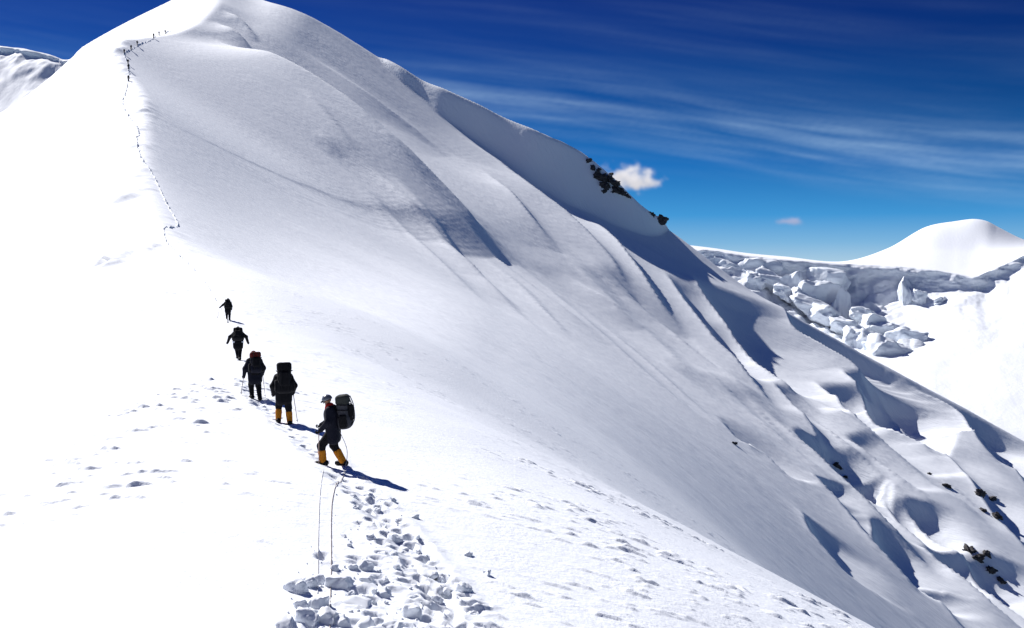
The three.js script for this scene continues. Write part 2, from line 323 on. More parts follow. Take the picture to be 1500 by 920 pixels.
function gridMesh(name, parent, material, x0, x1, z0, z1, cell, tile, keep, coarse) {
  const nx = Math.round((x1 - x0) / cell), nz = Math.round((z1 - z0) / cell), W = nx + 1;
  const Y = new Float32Array(W * (nz + 1)).fill(NaN), need = new Uint8Array(W * (nz + 1)), idx = [];
  for (let j = 0; j < nz; j++) for (let i = 0; i < nx; i++) if (keep(x0 + (i + 0.5) * cell, z0 + (j + 0.5) * cell)) { const a = j * W + i; need[a] = need[a + 1] = need[a + W] = need[a + W + 1] = 1; idx.push(a, a + W, a + 1, a + 1, a + W, a + W + 1); }
  const remap = new Int32Array(W * (nz + 1)).fill(-1), pos = [], uv = [];
  for (let j = 0; j <= nz; j++) for (let i = 0; i <= nx; i++) {
    const a = j * W + i; if (!need[a]) continue;
    const x = x0 + i * cell, z = z0 + j * cell; let y;
    if (coarse && (i === 0 || j === 0 || i === nx || j === nz)) {   // meet the wider grid exactly along the border
      const c = coarse, fx = x / c, fz = z / c, ix = Math.floor(fx + 1e-6), iz = Math.floor(fz + 1e-6), tx = clamp(fx - ix, 0, 1), tz = clamp(fz - iz, 0, 1);
      const h = (p, q) => height(p * c, q * c, c);
      y = tx < 1e-4 ? lerp(h(ix, iz), h(ix, iz + 1), tz) : lerp(h(ix, iz), h(ix + 1, iz), tx);
    } else y = height(x, z, cell);
    remap[a] = pos.length / 3; pos.push(x, y, z); if (tile > 20) uv.push((z * 0.78 - x * 0.62) / tile, (x * 0.78 + z * 0.62) / (tile * 4.5)); else uv.push(x / tile, z / tile);
  }
  const g = new THREE.BufferGeometry();
  g.setAttribute('position', new THREE.Float32BufferAttribute(pos, 3)); g.setAttribute('uv', new THREE.Float32BufferAttribute(uv, 2));
  g.setIndex(idx.map(a => remap[a])); g.computeVertexNormals();
  return mesh(name, g, material, parent);
}
const ridge = tag(group('snow_ridge'), 'white snow ridge with a broad ribbed face rising to the summit', 'mountain', null, 'structure');
const inBox = (x, z, b) => x > b[0] && x < b[1] && z > b[2] && z < b[3], NEAR = [-12, 10, -44, -7], MID = [-60, 46, -124, 12];
const wedge = (x, z, a) => Math.abs(x) < 30 + a * Math.max(0, -z);
gridMesh('near_snow', ridge, snowNear, ...NEAR, 0.05, 2.3, () => true, 0.25);
gridMesh('saddle_snow', ridge, snowMid, ...MID, 0.25, 6.1, (x, z) => !inBox(x, z, NEAR), 1);
gridMesh('mountain_snow', ridge, snowFar, -440, 320, -780, 60, 1, 31, (x, z) => !inBox(x, z, MID) && wedge(x, z, 0.66) && -z < 760);
console.log('ridge done');

// ------------------------------------------------------------------ far terrain: lofted sheets of surveyed rows
function loft(name, material, rows, nu, nv, tile, rough, parent) {
  // rows: arrays of points in world space, all of one length; smooth curves through them both ways
  const pos = [], uv = [], idx = [], curves = rows.map(r => new THREE.CatmullRomCurve3(r, false, 'centripetal'));
  for (let i = 0; i <= nu; i++) {
    const col = new THREE.CatmullRomCurve3(curves.map(c => c.getPoint(i / nu)), false, 'centripetal');
    for (let j = 0; j <= nv; j++) { const p = col.getPoint(j / nv); rough(p, i / nu, j / nv * (rows.length - 1)); pos.push(p.x, p.y, p.z); uv.push(p.x / tile, (p.z + p.y) / tile); }
  }
  const W = nv + 1; for (let i = 0; i < nu; i++) for (let j = 0; j < nv; j++) { const a = i * W + j; idx.push(a, a + 1, a + W, a + W, a + 1, a + W + 1); }
  const g = new THREE.BufferGeometry(); g.setAttribute('position', new THREE.Float32BufferAttribute(pos, 3)); g.setAttribute('uv', new THREE.Float32BufferAttribute(uv, 2)); g.setIndex(idx); g.computeVertexNormals();
  return mesh(name, g, material, parent);
}
{
  const cols = [940, 1040, 1095, 1150, 1235, 1300, 1357, 1400, 1428, 1446, 1462, 1500, 1580, 1680];
  const row = (ys, ds) => cols.map((x, i) => at(x, ys[i], Array.isArray(ds) ? ds[i] : ds));
  const top = [352, 363, 371, 376, 383, 364, 333, 325, 322, 325, 333, 351, 375, 395];
  const lip = [360, 368, 376, 382, 388.5, 391, 396, 403, 406, 400, 392, 376, 350, 340];
  const lipD = [1040, 1010, 1000, 1000, 1000, 990, 975, 962, 955, 955, 955, 955, 950, 940];
  const rows = [
    row(top.map(y => y + 60), 1600),
    row(top.map(y => y + 6), 1300),
    row(top, 1235),
    row(top.map((y, i) => lerp(y, lip[i], 0.55)), 1130),
    row(lip.map(y => y - 1), lipD.map(d => d + 22)),
    row(lip, lipD),
    row(lip.map((y, i) => y + [10, 12, 14, 16, 18, 18, 18, 18, 17, 17, 14, 10, 10, 10][i]), lipD.map(d => d - 1)),
    row([390, 395, 405, 425, 438, 440, 436, 434, 434, 434, 424, 402, 374, 364], lipD.map(d => d - 14)),
    row([440, 450, 460, 470, 480, 480, 476, 472, 472, 472, 470, 460, 450, 440], lipD.map(d => d - 75)),
    row([520, 520, 525, 530, 535, 535, 530, 528, 526, 524, 522, 520, 515, 510], 800),
    row([640, 640, 640, 640, 640, 640, 640, 640, 640, 640, 640, 640, 640, 640], 650),
    row(cols.map(() => 820), 520)];
  const b = loft('glacier_basin', snowFar, rows, 420, 400, 90, (p, u, v) => {
    const w = step(4.6, 5.2, v), n = fbm(p.x * 0.05, p.z * 0.05 + p.y * 0.06, 3);
    const fall = step(0.06, 0.12, u) * step(0.46, 0.36, u) * step(5.4, 6.2, v) * step(9, 8, v);                 // the broken icefall
    p.y += fall * (9 * Math.abs(fbm(p.x * 0.035 + 2, p.z * 0.05, 3)) - 2 + 4 * noise(p.x * 0.12, p.z * 0.12));
    p.y += w * (step(9, 7, v) * 1.6 + 0.5) * n + (1 - w) * 0.4 * n * step(3, 4.5, v); p.z += w * step(8, 6, v) * 5 * fbm(p.x * 0.06 + 9, p.y * 0.1, 3);
  }, scene);
  b.name = 'glacier_basin'; tag(b, 'sunlit glacier basin under a corniced plateau and rounded snow dome', 'glacier', null, 'structure');
}
{
  const cols = [-160, -60, 0, 40, 80, 95, 118, 150, 230];
  const row = (ys, d) => cols.map((x, i) => at(x, ys[i], d));
  const lip = [58, 62, 69, 74, 84, 89, 84, 88, 100];
  const rows = [row(lip.map(y => y + 60), 1150), row(lip.map(y => y + 3), 960), row(lip, 930), row(lip.map(y => y + 6), 928), row(lip.map((y, i) => y + 13), 915), row(lip.map(y => y + 60), 860), row(lip.map(y => y + 130), 790), row(lip.map(y => y + 260), 700)];
  const f = loft('far_ridge', snowFar, rows, 160, 120, 90, (p, u, v) => { const w = step(2.2, 3, v); p.y += 1.6 * fbm(p.x * 0.05, p.z * 0.03, 3) * (0.4 + w); p.z += step(1.5, 2.5, v) * step(5, 4, v) * 7 * fbm(p.x * 0.07, p.y * 0.05, 3); }, scene);
  tag(f, 'far corniced snow ridge behind the shoulder of the summit', 'ridge', null, 'structure');
}

// ------------------------------------------------------------------ broken shapes: seracs, rocks, snow blocks
function chunk(seed, sx, sy, sz, rough, seg, cuts = 5, round = 0.3) {
  const r = rng(seed), g0 = new THREE.BoxGeometry(1, 1, 1, seg, seg, seg); g0.deleteAttribute('normal'); g0.deleteAttribute('uv');
  const g = mergeVertices(g0, 1e-4), P = g.attributes.position, planes = [], o = r() * 50;
  for (let i = 0; i < cuts; i++) { const n = V(r() - 0.5, r() - 0.35, r() - 0.5).normalize(); planes.push([n, 0.36 + r() * 0.16]); }
  const v = V(0, 0, 0);
  for (let i = 0; i < P.count; i++) {
    v.fromBufferAttribute(P, i); const l = Math.max(Math.abs(v.x), Math.abs(v.y), Math.abs(v.z)), s = lerp(1, l / (v.length() + 1e-9) * 1.18, round); v.multiplyScalar(s);
    for (const [n, d] of planes) { const k = v.dot(n) - d; if (k > 0) v.addScaledVector(n, -k); }
    const m = 1 + rough * fbm(v.x * 2.6 + o, v.y * 2.6 + v.z * 2.1, 3) + rough * 0.5 * noise(v.z * 4.1 + o, v.x * 4.3 - v.y * 3.7);
    v.multiplyScalar(m); P.setXYZ(i, v.x * sx, v.y * sy, v.z * sz);
  }
  const uv = new Float32Array(P.count * 2); for (let i = 0; i < P.count; i++) { uv[2 * i] = (P.getX(i) + P.getZ(i)) * 0.01; uv[2 * i + 1] = (P.getY(i) - P.getZ(i)) * 0.01; }
  g.setAttribute('uv', new THREE.BufferAttribute(uv, 2));
  g.computeVertexNormals(); return g;
}

const onBasin = (px, py) => at(px, py, py < 440 ? lerp(1000, 940, (py - 380) / 60) : lerp(940, 830, (py - 440) / 70));
{
  // [centre, width, height, tilt, shape seed] of the ice towers, in the surveyed measure (0.56 m each at that range)
  const list = [[1202, 424, 50, 36, -0.15, 1], [1236, 439, 24, 44, 0.1, 2], [1122, 385, 56, 20, -0.12, 3], [1074, 382, 44, 16, -0.12, 4], [1166, 408, 24, 26, 0.2, 5], [1140, 407, 46, 15, -0.6, 6], [1107, 405, 24, 16, -0.4, 7], [1200, 446, 54, 14, -0.4, 8], [1214, 456, 28, 14, -0.5, 9], [1271, 455, 28, 14, -0.35, 10], [1286, 470, 26, 19, -0.3, 11], [1260, 488, 30, 17, -0.5, 12], [1214, 399, 46, 18, -0.1, 13], [1330, 417, 15, 28, 0.1, 14], [1351, 428, 15, 15, 0, 15], [1384, 438, 13, 10, -0.3, 16], [1296, 475, 28, 18, -0.4, 17], [1334, 489, 38, 18, -0.2, 18], [1348, 504, 32, 13, -0.3, 19], [1308, 508, 42, 20, -0.5, 20], [1279, 496, 30, 18, -0.5, 21], [1240, 470, 30, 14, -0.5, 22], [1180, 430, 26, 12, -0.5, 23], [1155, 424, 24, 10, -0.6, 24]];
  const words = ['long wall of ice with a flat snow top', 'tall bright ice tower at the end of the long ice wall', 'broad ice wall hanging below the plateau edge', 'low ice wall where the plateau edge meets the near skyline', 'cluster of jagged ice spires beside the broad ice wall', 'leaning snow covered slab under the broad ice wall', 'small tilted block under the low ice wall', 'lit snow ramp slab in front of the long ice wall', 'wedge of ice below the lit snow ramp slab', 'lone tilted slab standing in the shaded hollow'];
  list.forEach(([px, py, w, h, tilt, seed], i) => {
    const p = onBasin(px, py), m = 0.58, o = mesh(numbered('serac'), chunk(400 + seed, w * m * 1.4, h * m * 1.75, (16 + (seed * 7) % 13) * m * 1.8, 0.26, 16, 5, 0.5), ice, scene);
    o.position.set(p.x, p.y - h * m * 0.6, p.z - 9); o.rotation.set(0.1 * Math.sin(seed), 0.3 * Math.sin(seed * 2.3) - 0.15, tilt);
    tag(o, words[i] ? words[i] + ', in the icefall' : 'small rounded ice block strewn on the sunlit basin below the icefall', 'serac', 'seracs of the icefall');
  });
}

// ------------------------------------------------------------------ rocks breaking through the snow
const rockSkin = grain(256, (x, y) => 0.9 * fbm(x * 10, y * 10, 4));
const rock = new THREE.MeshStandardMaterial({ color: new THREE.Color().setRGB(0.035, 0.033, 0.036), roughness: 0.9, bumpMap: rockSkin, bumpScale: 0.25 });
const surface = (x, z) => base(x, z) + ribbing(x, z) + detail(x, z, 1);
{
  const r = rng(91), put = (px, py, w, h, label, set) => {
    const p = hit(px, py, surface), m = -p.z / FOCAL, o = mesh(numbered('rock_outcrop'), chunk(700 + Math.floor(r() * 999), w * m * 1.3, h * m * 1.0, w * m * 1.3, 0.7, 9, 9), rock, scene);
    o.position.set(p.x, p.y - h * m * 0.04, p.z - w * m * 0.1); o.rotation.set(r() - 0.5, r() * 3, -0.5 + 0.4 * (r() - 0.5)); tag(o, label, 'rock', set);
  };
  const spurRocks = [[862, 236, 7, 5], [868, 246, 6, 7], [873, 256, 9, 8], [880, 262, 12, 9], [885, 271, 12, 9], [893, 262, 8, 8], [899, 268, 12, 9], [906, 277, 11, 8], [901, 280, 8, 7], [912, 283, 9, 6], [889, 276, 7, 6], [918, 287, 8, 5], [895, 255, 6, 5], [877, 248, 5, 5], [884, 280, 5, 5]];
  for (const [x, y, w, h] of spurRocks) put(x, y, w, h, 'dark rock bared in the shaded wall of the corniced spur', 'rocks of the spur outcrop');
  put(968, 325, 12, 8, 'dark boulder sitting on the skyline just below the spur outcrop'); put(955, 314, 7, 4, 'small dark rock on the skyline between outcrop and boulder');
  for (const [x, y, w, h] of [[1437, 724, 11, 9], [1453, 731, 9, 10], [1440, 748, 8, 7], [1460, 757, 12, 10], [1385, 712, 10, 8], [1361, 695, 5, 4], [1226, 684, 9, 5], [1238, 699, 6, 4], [1421, 806, 12, 9], [1432, 818, 13, 10], [1452, 836, 12, 10], [1447, 812, 9, 8], [1466, 850, 10, 8], [1075, 650, 5, 4]])
    put(x, y, w, h, 'small dark rock poking through the hollows of the lower snow face', 'rocks in the lower face');
}

// ------------------------------------------------------------------ the trodden track up the ridge
{
  const line = [[334, 472], [318, 445], [303, 420], [285, 397], [265, 377], [249, 361], [240, 336], [261, 331], [252, 312], [244, 297], [226, 260], [205, 228], [200, 205], [202, 192], [180, 155], [185, 132], [188, 116], [188, 95], [182, 79], [195, 71], [207, 64], [225, 55], [243, 49], [262, 46]].map(([x, y]) => hit(x, y, surface));
  const c = new THREE.CatmullRomCurve3(line, false, 'catmullrom', 0.4), n = 1500, pos = [], uv = [], idx = [], prof = [[-0.8, -0.3], [-0.3, 0.1], [-0.1, 0.3], [0.1, 0.34], [0.32, 0.1], [0.8, -0.3]];
  for (let i = 0; i <= n; i++) {
    const p = c.getPointAt(i / n), t = c.getTangentAt(i / n), l = Math.hypot(t.x, t.z), far = step(90, 330, -p.z);
    prof.forEach(([a, b], k) => {
      const w = lerp(0.3, 0.75, far) * a + lerp(0.1, 0.5, far) * noise(i * 0.11, 3), x = p.x - t.z / l * w, z = p.z + t.x / l * w, lump = clamp(0.2 + 2.6 * noise(i * 0.23, k * 0.35), -0.6, 1.2);
      pos.push(x, surface(x, z) + 0.0 + (b > 0 ? b * lump : b) * lerp(0.9, 1.4, far), z); uv.push(x / 6, z / 6);
      if (i < n && k < prof.length - 1) { const q = i * prof.length + k; idx.push(q, q + 1, q + prof.length, q + prof.length, q + 1, q + prof.length + 1); }
    });
  }
  const g = new THREE.BufferGeometry(); g.setAttribute('position', new THREE.Float32BufferAttribute(pos, 3)); g.setAttribute('uv', new THREE.Float32BufferAttribute(uv, 2)); g.setIndex(idx); g.computeVertexNormals();
  tag(mesh('footpath', g, snowMid, scene), 'trodden snow track climbing the ridge to the summit shoulder', 'path', null, 'structure');
}

// ------------------------------------------------------------------ broken snow beside the trail
{
  const r = rng(5), shapes = [...Array(9).keys()].map(i => chunk(900 + i, 1, 1, 1, 0.3, 8, 6, 0.5));
  const block = (px, py, w, h, label, set) => {
    const p = hit(px, py, (x, z) => height(x, z)), m = -p.z / FOCAL, o = mesh(numbered(w > 15 ? 'snow_block' : 'snow_clod'), shapes[Math.floor(r() * 9)], snowBlock, scene);
    const sy = h * m * 1.15; o.scale.set(w * m, sy, w * m * (0.7 + 0.5 * r())); o.position.set(p.x, height(p.x, p.z) + sy * 0.06, p.z); o.rotation.set((r() - 0.5) * 0.7, r() * 6.28, (r() - 0.5) * 0.7); tag(o, label, 'snow', set);
  };
  const big = [[436, 866, 30, 26], [455, 858, 20, 20], [470, 852, 20, 16], [496, 856, 36, 22], [466, 888, 34, 24], [516, 889, 54, 24], [450, 908, 32, 24], [480, 908, 34, 26], [418, 918, 30, 18], [536, 920, 28, 16], [603, 902, 30, 26], [538, 850, 26, 14], [623, 846, 30, 16], [560, 872, 24, 12], [500, 916, 26, 18], [575, 918, 24, 14], [440, 890, 20, 16], [535, 832, 20, 16], [578, 790, 20, 12], [561, 818, 18, 14], [678, 862, 20, 14], [640, 880, 18, 12]];
  const own = { 516: 'longest flat slab in the heap of dug snow blocks', 436: 'square block at the outer corner of the dug snow heap, left of both ropes', 603: 'single upright snow block standing apart from the heap beside the trail', 496: 'broad snow block lying under the grey brown rope', 678: 'lone snow block on the far side of the trail from the ropes' };
  for (const [x, y, w, h] of big) block(x, y, w, h, own[x] ?? 'broken block of hard snow heaped where the ropes end', 'dug snow blocks');
  const small = [[490, 834, 14, 12], [516, 833, 15, 13], [544, 790, 14, 12], [657, 868, 14, 9], [713, 842, 14, 10], [685, 813, 14, 9], [693, 902, 15, 11], [575, 734, 10, 7], [606, 758, 14, 9], [518, 729, 10, 7], [521, 744, 11, 7], [541, 727, 13, 8], [553, 748, 10, 6], [588, 770, 11, 7]];
  for (let i = 0; i < 26; i++) { const t = Math.sqrt(r()); small.push([lerp(525, 575, t) + (r() - 0.5) * lerp(50, 290, t), lerp(708, 922, t), 5 + 8 * r() * r() + 4 * t, 4 + 5 * r()]); }
  for (const [x, y, w, h] of small) block(x, y, w, h, 'small loose clod of snow strewn along the trodden trail', 'snow clods along the trail');
  const N = 150, crumbs = new THREE.InstancedMesh(shapes[0], snowBlock, N), M = new THREE.Matrix4(), Q = new THREE.Quaternion(), E = new THREE.Euler();
  for (let i = 0; i < N; i++) {
    const t = Math.sqrt(r()), p = hit(lerp(525, 560, t) + (r() - 0.5) * lerp(60, 330, t), lerp(704, 925, t), (x, z) => height(x, z)), q = 0.015 + 0.035 * r() * r();
    M.compose(V(p.x, height(p.x, p.z) + q * 0.2, p.z), Q.setFromEuler(E.set(r() * 3, r() * 6, r() * 3)), V(q * 1.3, q, q)); crumbs.setMatrixAt(i, M);
  }
  crumbs.name = 'snow_crumbs'; crumbs.castShadow = crumbs.receiveShadow = true; scene.add(crumbs); tag(crumbs, 'loose crumbs of snow kicked over the trail', 'snow', null, 'stuff');
}
console.log('snow done');

// ------------------------------------------------------------------ people: distance fields meshed with surface nets
function nets(f, lo, hi, cell) {
  const n = lo.map((a, i) => Math.ceil((hi[i] - a) / cell) + 1), [nx, ny, nz] = n, D = new Float32Array(nx * ny * nz), id = new Int32Array(nx * ny * nz).fill(-1), pos = [], idx = [], at3 = (i, j, k) => (k * ny + j) * nx + i;
  for (let k = 0; k < nz; k++) for (let j = 0; j < ny; j++) for (let i = 0; i < nx; i++) D[at3(i, j, k)] = f(lo[0] + i * cell, lo[1] + j * cell, lo[2] + k * cell);
  const E = [[0, 1], [2, 3], [4, 5], [6, 7], [0, 2], [1, 3], [4, 6], [5, 7], [0, 4], [1, 5], [2, 6], [3, 7]];
  for (let k = 0; k < nz - 1; k++) for (let j = 0; j < ny - 1; j++) for (let i = 0; i < nx - 1; i++) {
    const v = [0, 1, 2, 3, 4, 5, 6, 7].map(c => D[at3(i + (c & 1), j + (c >> 1 & 1), k + (c >> 2))]), neg = v.filter(x => x < 0).length; if (!neg || neg === 8) continue;
    let x = 0, y = 0, z = 0, m = 0; for (const [a, b] of E) if (v[a] < 0 !== v[b] < 0) { const t = v[a] / (v[a] - v[b]); x += lerp(a & 1, b & 1, t); y += lerp(a >> 1 & 1, b >> 1 & 1, t); z += lerp(a >> 2, b >> 2, t); m++; }
    id[at3(i, j, k)] = pos.length / 3; pos.push(lo[0] + (i + x / m) * cell, lo[1] + (j + y / m) * cell, lo[2] + (k + z / m) * cell);
  }
  const quad = (a, b, c, d, flip) => { if (a < 0 || b < 0 || c < 0 || d < 0) return; flip ? idx.push(a, c, b, a, d, c) : idx.push(a, b, c, a, c, d); };
  for (let k = 1; k < nz - 1; k++) for (let j = 1; j < ny - 1; j++) for (let i = 1; i < nx - 1; i++) {
    const s = D[at3(i, j, k)] < 0, g = (a, b, c) => id[at3(i - a, j - b, k - c)];
    if (s !== D[at3(i + 1, j, k)] < 0) quad(g(0, 1, 1), g(0, 0, 1), g(0, 0, 0), g(0, 1, 0), !s);
    if (s !== D[at3(i, j + 1, k)] < 0) quad(g(1, 0, 1), g(1, 0, 0), g(0, 0, 0), g(0, 0, 1), !s);
    if (s !== D[at3(i, j, k + 1)] < 0) quad(g(1, 1, 0), g(0, 1, 0), g(0, 0, 0), g(1, 0, 0), !s);
  }
  const G = new THREE.BufferGeometry(); G.setAttribute('position', new THREE.Float32BufferAttribute(pos, 3)); G.setIndex(idx); G.computeVertexNormals(); return G;
}
const cap = (a, b, ra, rb) => { const bx = b.x - a.x, by = b.y - a.y, bz = b.z - a.z, l = bx * bx + by * by + bz * bz + 1e-9; return (x, y, z) => { const t = clamp(((x - a.x) * bx + (y - a.y) * by + (z - a.z) * bz) / l, 0, 1); return Math.hypot(x - a.x - bx * t, y - a.y - by * t, z - a.z - bz * t) - ra - (rb - ra) * t; }; };
const egg = (c, rx, ry, rz) => (x, y, z) => { const k = Math.hypot((x - c.x) / rx, (y - c.y) / ry, (z - c.z) / rz); return (k - 1) * Math.min(rx, ry, rz); };
const join = (list, k) => (x, y, z) => { let d = list[0](x, y, z); for (let i = 1; i < list.length; i++) { const e = list[i](x, y, z), h = clamp(0.5 + 0.5 * (e - d) / k, 0, 1); d = lerp(e, d, h) - k * h * (1 - h); } return d; };
const rbox = (c, hx, hy, hz, r) => (x, y, z) => { const a = Math.abs(x - c.x) - hx + r, b = Math.abs(y - c.y) - hy + r, d = Math.abs(z - c.z) - hz + r; return Math.hypot(Math.max(a, 0), Math.max(b, 0), Math.max(d, 0)) + Math.min(0, Math.max(a, b, d)) - r; };
const cloth = (rgb, rough = 0.85) => new THREE.MeshPhysicalMaterial({ color: new THREE.Color().setRGB(...rgb), roughness: rough, specularIntensity: 0.4 });
const M = { black: cloth([0.005, 0.005, 0.007]), navy: cloth([0.006, 0.007, 0.015]), maroon: cloth([0.10, 0.010, 0.010]), red: cloth([0.50, 0.018, 0.012]), amber: cloth([0.50, 0.18, 0.010]), grey: cloth([0.05, 0.05, 0.06]), drab: cloth([0.035, 0.038, 0.035]), white: cloth([0.62, 0.64, 0.68]), skin: cloth([0.30, 0.16, 0.10], 0.6), boot: cloth([0.006, 0.006, 0.007], 0.6),
  shell: new THREE.MeshPhysicalMaterial({ color: new THREE.Color().setRGB(0.11, 0.118, 0.135), roughness: 0.3, clearcoat: 0.5 }), lens: new THREE.MeshPhysicalMaterial({ color: new THREE.Color().setRGB(0.01, 0.012, 0.02), roughness: 0.1, clearcoat: 1 }), alloy: new THREE.MeshStandardMaterial({ color: new THREE.Color().setRGB(0.42, 0.30, 0.26), roughness: 0.45, metalness: 0.5 }), steel: new THREE.MeshStandardMaterial({ color: new THREE.Color().setRGB(0.25, 0.25, 0.27), roughness: 0.4, metalness: 0.8 }), cork: cloth([0.02, 0.02, 0.02]), rope: cloth([0.42, 0.38, 0.35]), paleRope: cloth([0.66, 0.66, 0.66]) };

const headShape = (() => {                                         // face towards +z, middle of the head at the origin
  const f = join([egg(V(0, 0.03, -0.012), 0.076, 0.092, 0.095), egg(V(0, -0.055, 0.022), 0.055, 0.062, 0.062), cap(V(0, 0.012, 0.085), V(0, -0.022, 0.106), 0.009, 0.014), cap(V(-0.035, 0.028, 0.078), V(0.035, 0.028, 0.078), 0.012, 0.012), cap(V(-0.018, -0.062, 0.082), V(0.018, -0.062, 0.082), 0.008, 0.008), egg(V(0.079, -0.01, -0.01), 0.012, 0.03, 0.02), egg(V(-0.079, -0.01, -0.01), 0.012, 0.03, 0.02)], 0.014);
  const eyes = [egg(V(0.032, 0.008, 0.092), 0.015, 0.011, 0.014), egg(V(-0.032, 0.008, 0.092), 0.015, 0.011, 0.014)];
  return nets((x, y, z) => Math.max(f(x, y, z), -eyes[0](x, y, z), -eyes[1](x, y, z)), [-0.11, -0.14, -0.13], [0.11, 0.14, 0.14], 0.007);
})();
const gloveShape = (() => {                                        // wrist at the origin, fingers down, curling forward (+z); thumb at +x
  const parts = [egg(V(0, -0.05, 0), 0.05, 0.058, 0.026), cap(V(0, 0.03, 0), V(0, -0.02, 0), 0.036, 0.034)];
  const rows = [[0.034, 0.036], [0.012, 0.042], [-0.011, 0.038], [-0.032, 0.030]];
  for (const [x, l] of rows) { const a = V(x, -0.095, 0.003), b = V(x * 1.05, -0.095 - l * 0.75, 0.024), c = V(x * 1.03, -0.095 - l * 0.55, 0.058), d = V(x, -0.078, 0.066); parts.push(cap(a, b, 0.0125, 0.0115), cap(b, c, 0.0115, 0.0105), cap(c, d, 0.0105, 0.0095)); }
  parts.push(cap(V(0.042, -0.03, 0.006), V(0.058, -0.068, 0.03), 0.015, 0.013), cap(V(0.058, -0.068, 0.03), V(0.04, -0.09, 0.056), 0.013, 0.011));
  const hand = join(parts.slice(0, 2), 0.02), rest = join(parts.slice(2), 0.004);
  return nets((x, y, z) => { const a = hand(x, y, z), b = rest(x, y, z), h = clamp(0.5 + 0.5 * (b - a) / 0.008, 0, 1); return lerp(b, a, h) - 0.008 * h * (1 - h); }, [-0.08, -0.17, -0.05], [0.09, 0.08, 0.1], 0.006);
})();

